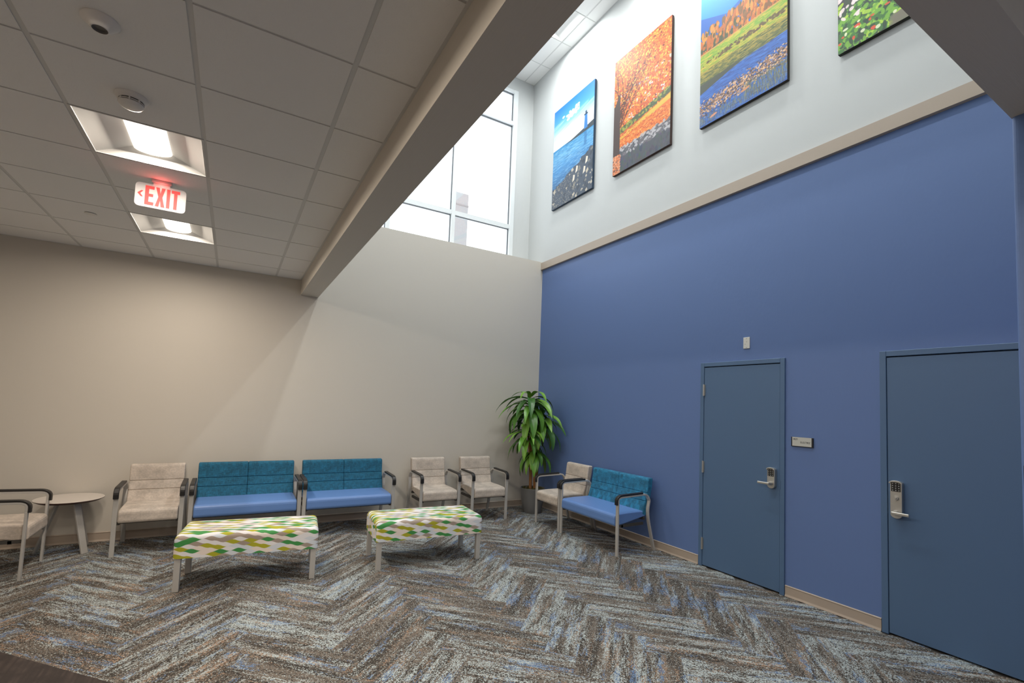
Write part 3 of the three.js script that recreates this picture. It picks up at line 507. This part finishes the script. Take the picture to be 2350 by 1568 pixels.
function bench(label, pos, turn, depth) {
  const t = thing('bench', label, 'bench', pos, turn, 'patterned upholstered benches');
  const Lc = 1.105, D = depth, y0 = 0.272, y1 = 0.462, R = 0.045;
  // cloth drawn over a rounded block: sweep of the cross-section along the length with bulged ends
  const prof = rounded([[-D / 2, y0], [-D / 2, y1, R * 1.1], [D / 2, y1, R * 1.1], [D / 2, y0]], 7);
  const pos_ = [], uv = [], idx = [], nx = 26, np = prof.length; let arc = [0];
  for (let i = 1; i < np; i++) arc.push(arc[i - 1] + Math.hypot(prof[i][0] - prof[i - 1][0], prof[i][1] - prof[i - 1][1]));
  const xs = []; for (let i = 0; i <= 7; i++) xs.push([-Lc / 2 + R * (1 - Math.cos(Math.PI / 2 * i / 7)), R * (1 - Math.sin(Math.PI / 2 * i / 7))]); for (let i = 1; i < 10; i++) xs.push([-Lc / 2 + R + (Lc - 2 * R) * i / 10, 0]); for (let i = 7; i >= 0; i--) xs.push([Lc / 2 - R * (1 - Math.cos(Math.PI / 2 * i / 7)), R * (1 - Math.sin(Math.PI / 2 * i / 7))]);
  const SC = 1.2;
  xs.forEach(([x, cut]) => prof.forEach(([z, y], j) => { const k = 1 - cut / (D / 2) * 0.6; pos_.push(x, y - cut * (y > y1 - R ? (y - y1 + R) / R : 0), z * k); uv.push((x + 0.6) / SC, arc[j] / SC); }));
  for (let i = 0; i + 1 < xs.length; i++) for (let j = 0; j + 1 < np; j++) { const a = i * np + j, b = a + np; idx.push(a, a + 1, b, b, a + 1, b + 1); }
  // end faces down to the lower edge
  for (const [col, s] of [[0, -1], [xs.length - 1, 1]]) { const base = pos_.length / 3; for (let j = 0; j < np; j++) { const k = (col * np + j) * 3; pos_.push(pos_[k], pos_[k + 1], pos_[k + 2]); uv.push((pos_[k + 2] + 0.5) / SC, (pos_[k + 1]) / SC); } pos_.push(s * Lc / 2, y0, 0); uv.push(0.5 / SC, y0 / SC); for (let j = 0; j + 1 < np; j++) s < 0 ? idx.push(base + j + 1, base + j, base + np) : idx.push(base + j, base + j + 1, base + np); }
  const g = new THREE.BufferGeometry(); g.setAttribute('position', new THREE.Float32BufferAttribute(pos_, 3)); g.setAttribute('uv', new THREE.Float32BufferAttribute(uv, 2)); g.setIndex(idx); g.computeVertexNormals();
  mesh('cushion', g, benchCloth, t, 'wave patterned cloth in white green olive and taupe');
  mesh('seat_base', bx(-Lc / 2 + 0.02, Lc / 2 - 0.02, y0 - 0.004, y0 + 0.03, -D / 2 + 0.02, D / 2 - 0.02), underDark, t);
  for (const sx of [-1, 1]) for (const sz of [-1, 1]) mesh('leg', rb(0.046, 0.272, 0.046, 0.004, sx * (Lc / 2 - 0.035), 0.136, sz * (D / 2 - 0.035)), frameGrey, t);
  for (const sx of [-1, 1]) mesh('rail', bx(sx * (Lc / 2 - 0.035) - 0.015, sx * (Lc / 2 - 0.035) + 0.015, 0.235, 0.27, -D / 2 + 0.05, D / 2 - 0.05), frameGrey, t);
}
bench('wave patterned bench at the left, nearer the viewer', [-4.226, 0, 1.735], -0.118, 0.53);
bench('wave patterned bench at the right, in front of the beige pair', [-2.617, 0, 1.848], -0.06, 0.56);

// ------------------------------------------------------------------ round side table
{
  const t = thing('side_table', 'round white topped side table with splayed grey legs', 'table', [-5.815, 0, 0.29]);
  const lathe = (pts) => new THREE.LatheGeometry(pts.map((p) => new THREE.Vector2(...p)), 64);
  mesh('top', lathe([[0, 0.53], [0.27, 0.53], [0.2715, 0.528], [0.2715, 0.526]]), M(lin(0.62, 0.57, 0.52), 0.35), t, 'pale laminate surface');
  mesh('edge', lathe([[0.2715, 0.526], [0.271, 0.522], [0.24, 0.503], [0, 0.503]]), M(lin(0.075, 0.022, 0.014), 0.4), t, 'dark red brown bevelled edge');
  for (const a of [0.7, 3.3, -1.05]) {
    const g = across(band([[0.085, 0.503], [0.235, 0]], 0.02), 0.062, 0.004).rotateY(Math.PI / 2 - a);
    mesh('leg', g, frameGrey, t);
  }
  mesh('hub', new THREE.CylinderGeometry(0.11, 0.11, 0.016, 32).translate(0, 0.495, 0), frameGrey, t);
}

// ------------------------------------------------------------------ corn plant in the corner
{
  const t = thing('potted_plant', 'tall corn plant with drooping green leaves in grey pot', 'plant', [-0.345, 0, 0.46]);
  const lathe = (pts, n = 48) => new THREE.LatheGeometry(pts.map((p) => new THREE.Vector2(...p)), n);
  mesh('pot', lathe([[0, 0], [0.128, 0], [0.136, 0.006], [0.168, 0.16], [0.19, 0.366], [0.19, 0.374], [0.182, 0.374], [0.176, 0.33], [0, 0.33]]), M(lin(0.15, 0.15, 0.15), 0.5), t, 'charcoal grey tapered pot');
  reseed(515);
  const moss = []; for (let i = 0; i < 150; i++) { const a = rr(0, 6.28), r = 0.165 * Math.sqrt(rnd()); moss.push(new THREE.IcosahedronGeometry(rr(0.008, 0.02), 0).translate(r * Math.cos(a), 0.338 + rr(0, 0.03), r * Math.sin(a))); }
  const ms = mesh('moss', merge(moss), M(lin(0.075, 0.07, 0.022), 0.95), t, 'green brown moss'); ms.userData.kind = 'stuff';
  const bark = (() => { const a = noise2(6, 60, 91), b = noise2(30, 30, 92); const x = dataTex(128, 256, (u, v) => { const k = 0.6 + 0.5 * a(u, v) + 0.25 * b(u, v); return [150 * k, 104 * k, 62 * k]; }); return M(0xffffff, 0.85, { map: x }); })();
  const greens = [lin(0.075, 0.21, 0.026), lin(0.11, 0.28, 0.032), lin(0.045, 0.135, 0.026), lin(0.16, 0.34, 0.04)].map((c) => M(c, 0.36));
  const leafGeo = (len, wid, e0, e1, twist) => {
    const n = 11, p = [], uv = [], idx = []; let x = 0, y = 0;
    for (let i = 0; i <= n; i++) {
      const s = i / n, el = e0 + (e1 - e0) * Math.pow(s, 0.85); if (i) { x += Math.cos(el) * len / n; y += Math.sin(el) * len / n; }
      const w = wid * Math.pow(Math.sin(Math.PI * Math.min(1, 0.06 + 0.94 * Math.pow(s, 0.8))), 0.8) * (s > 0.995 ? 0 : 1), up = 0.28 * w, tw = twist * s;
      for (const k of [-1, -0.5, 0, 0.5, 1]) { const lz = k * w, lift = up * Math.abs(k) + 0.05 * w * Math.sin(s * 17 + k * 3); p.push(x - Math.sin(el) * lift, y + Math.cos(el) * lift + lz * Math.sin(tw), lz * Math.cos(tw)); uv.push(s, k / 2 + 0.5); }
    }
    for (let i = 0; i < n; i++) for (let k = 0; k < 4; k++) { const a = i * 5 + k; idx.push(a, a + 1, a + 5, a + 5, a + 1, a + 6); }
    const g = new THREE.BufferGeometry(); g.setAttribute('position', new THREE.Float32BufferAttribute(p, 3)); g.setAttribute('uv', new THREE.Float32BufferAttribute(uv, 2)); g.setIndex(idx); g.computeVertexNormals(); g.userData.reach = x; return g;
  };
  for (const g of greens) g.side = THREE.DoubleSide;
  const variants = []; for (let i = 0; i < 9; i++) variants.push(leafGeo(1, rr(0.088, 0.108), rr(0.1, 0.75), rr(-1.5, -0.95), rr(-0.6, 0.6)));
  const steep = []; for (let i = 0; i < 4; i++) steep.push(leafGeo(1, rr(0.085, 0.1), rr(0.8, 1.25), rr(-1.1, -0.4), rr(-0.5, 0.5)));
  const drop = []; for (let i = 0; i < 5; i++) drop.push(leafGeo(1, rr(0.09, 0.115), rr(-0.3, 0.35), rr(-1.75, -1.5), rr(-0.4, 0.4)));
  const canes = [
    { base: [-0.055, 0.02], top: [-0.105, 1.76, 0.02], r: 0.021, n: 34, len: [0.46, 0.68], tall: 0.3 },
    { base: [0.05, 0.0], top: [0.085, 1.46, 0.05], r: 0.023, n: 28, len: [0.42, 0.6], tall: 0.22 },
    { base: [-0.02, -0.05], top: [-0.16, 1.24, 0.06], r: 0.017, n: 24, len: [0.36, 0.5], tall: 0.18 },
    { base: [0.0, 0.05], top: [-0.02, 0.93, 0.04], r: 0.022, n: 20, len: [0.38, 0.48], tall: 0.1, drop: true },
  ];
  for (const cn of canes) {
    const path = new THREE.CatmullRomCurve3([new THREE.Vector3(cn.base[0], 0.32, cn.base[1]), new THREE.Vector3(mix(cn.base[0], cn.top[0], 0.3), mix(0.32, cn.top[1], 0.45), mix(cn.base[1], cn.top[2], 0.4)), new THREE.Vector3(...cn.top)]);
    const c = mesh('cane', new THREE.TubeGeometry(path, 16, cn.r, 12), bark, t);
    for (let i = 0; i < cn.n; i++) {
      const s = i / cn.n, az = i * 2.4 + rr(-0.3, 0.3), set = cn.drop || s < 0.35 ? drop : s > 0.86 ? steep : variants, g = set[Math.floor(rnd() * set.length)];
      let len = rr(...cn.len) * (s > 0.86 ? 0.8 : 1);
      const y = cn.top[1] - cn.tall * (1 - s) + 0.04, bxp = cn.top[0] + 0.016 * Math.cos(az), bz = cn.top[2] + 0.016 * Math.sin(az);
      // keep clear of the two walls behind
      const wx = 0.345 - bxp - 0.05, wz = 0.46 + bz - 0.05, cx = Math.cos(az), cz = Math.sin(az);
      let room = 9; if (cx > 0) room = Math.min(room, wx / cx); if (cz < 0) room = Math.min(room, wz / -cz);
      const reach = Math.max(g.userData.reach, 0.35) + 0.06; if (len * reach > room) len = Math.max(0.2, room / reach);
      const m = mesh('leaf', g, greens[Math.floor(rnd() * 4)], c); m.position.set(bxp, y, bz); m.rotation.y = -az; m.scale.setScalar(len);
    }
  }
}

// ------------------------------------------------------------------ seen through the window
{
  const t = thing('distant_tower', 'pale distant tower top seen through the high window', 'building', [9.2, 0, -25.4]);
  mesh('shaft', bx(-0.5, 0.5, -2, 17.05, -0.5, 0.5), M(lin(0.3, 0.305, 0.31), 0.9), t);
  mesh('ledge', bx(-0.53, 0.53, 16.1, 16.2, -0.53, 0.53), M(lin(0.24, 0.24, 0.245), 0.9), t);
}
renderer.render(scene, camera);
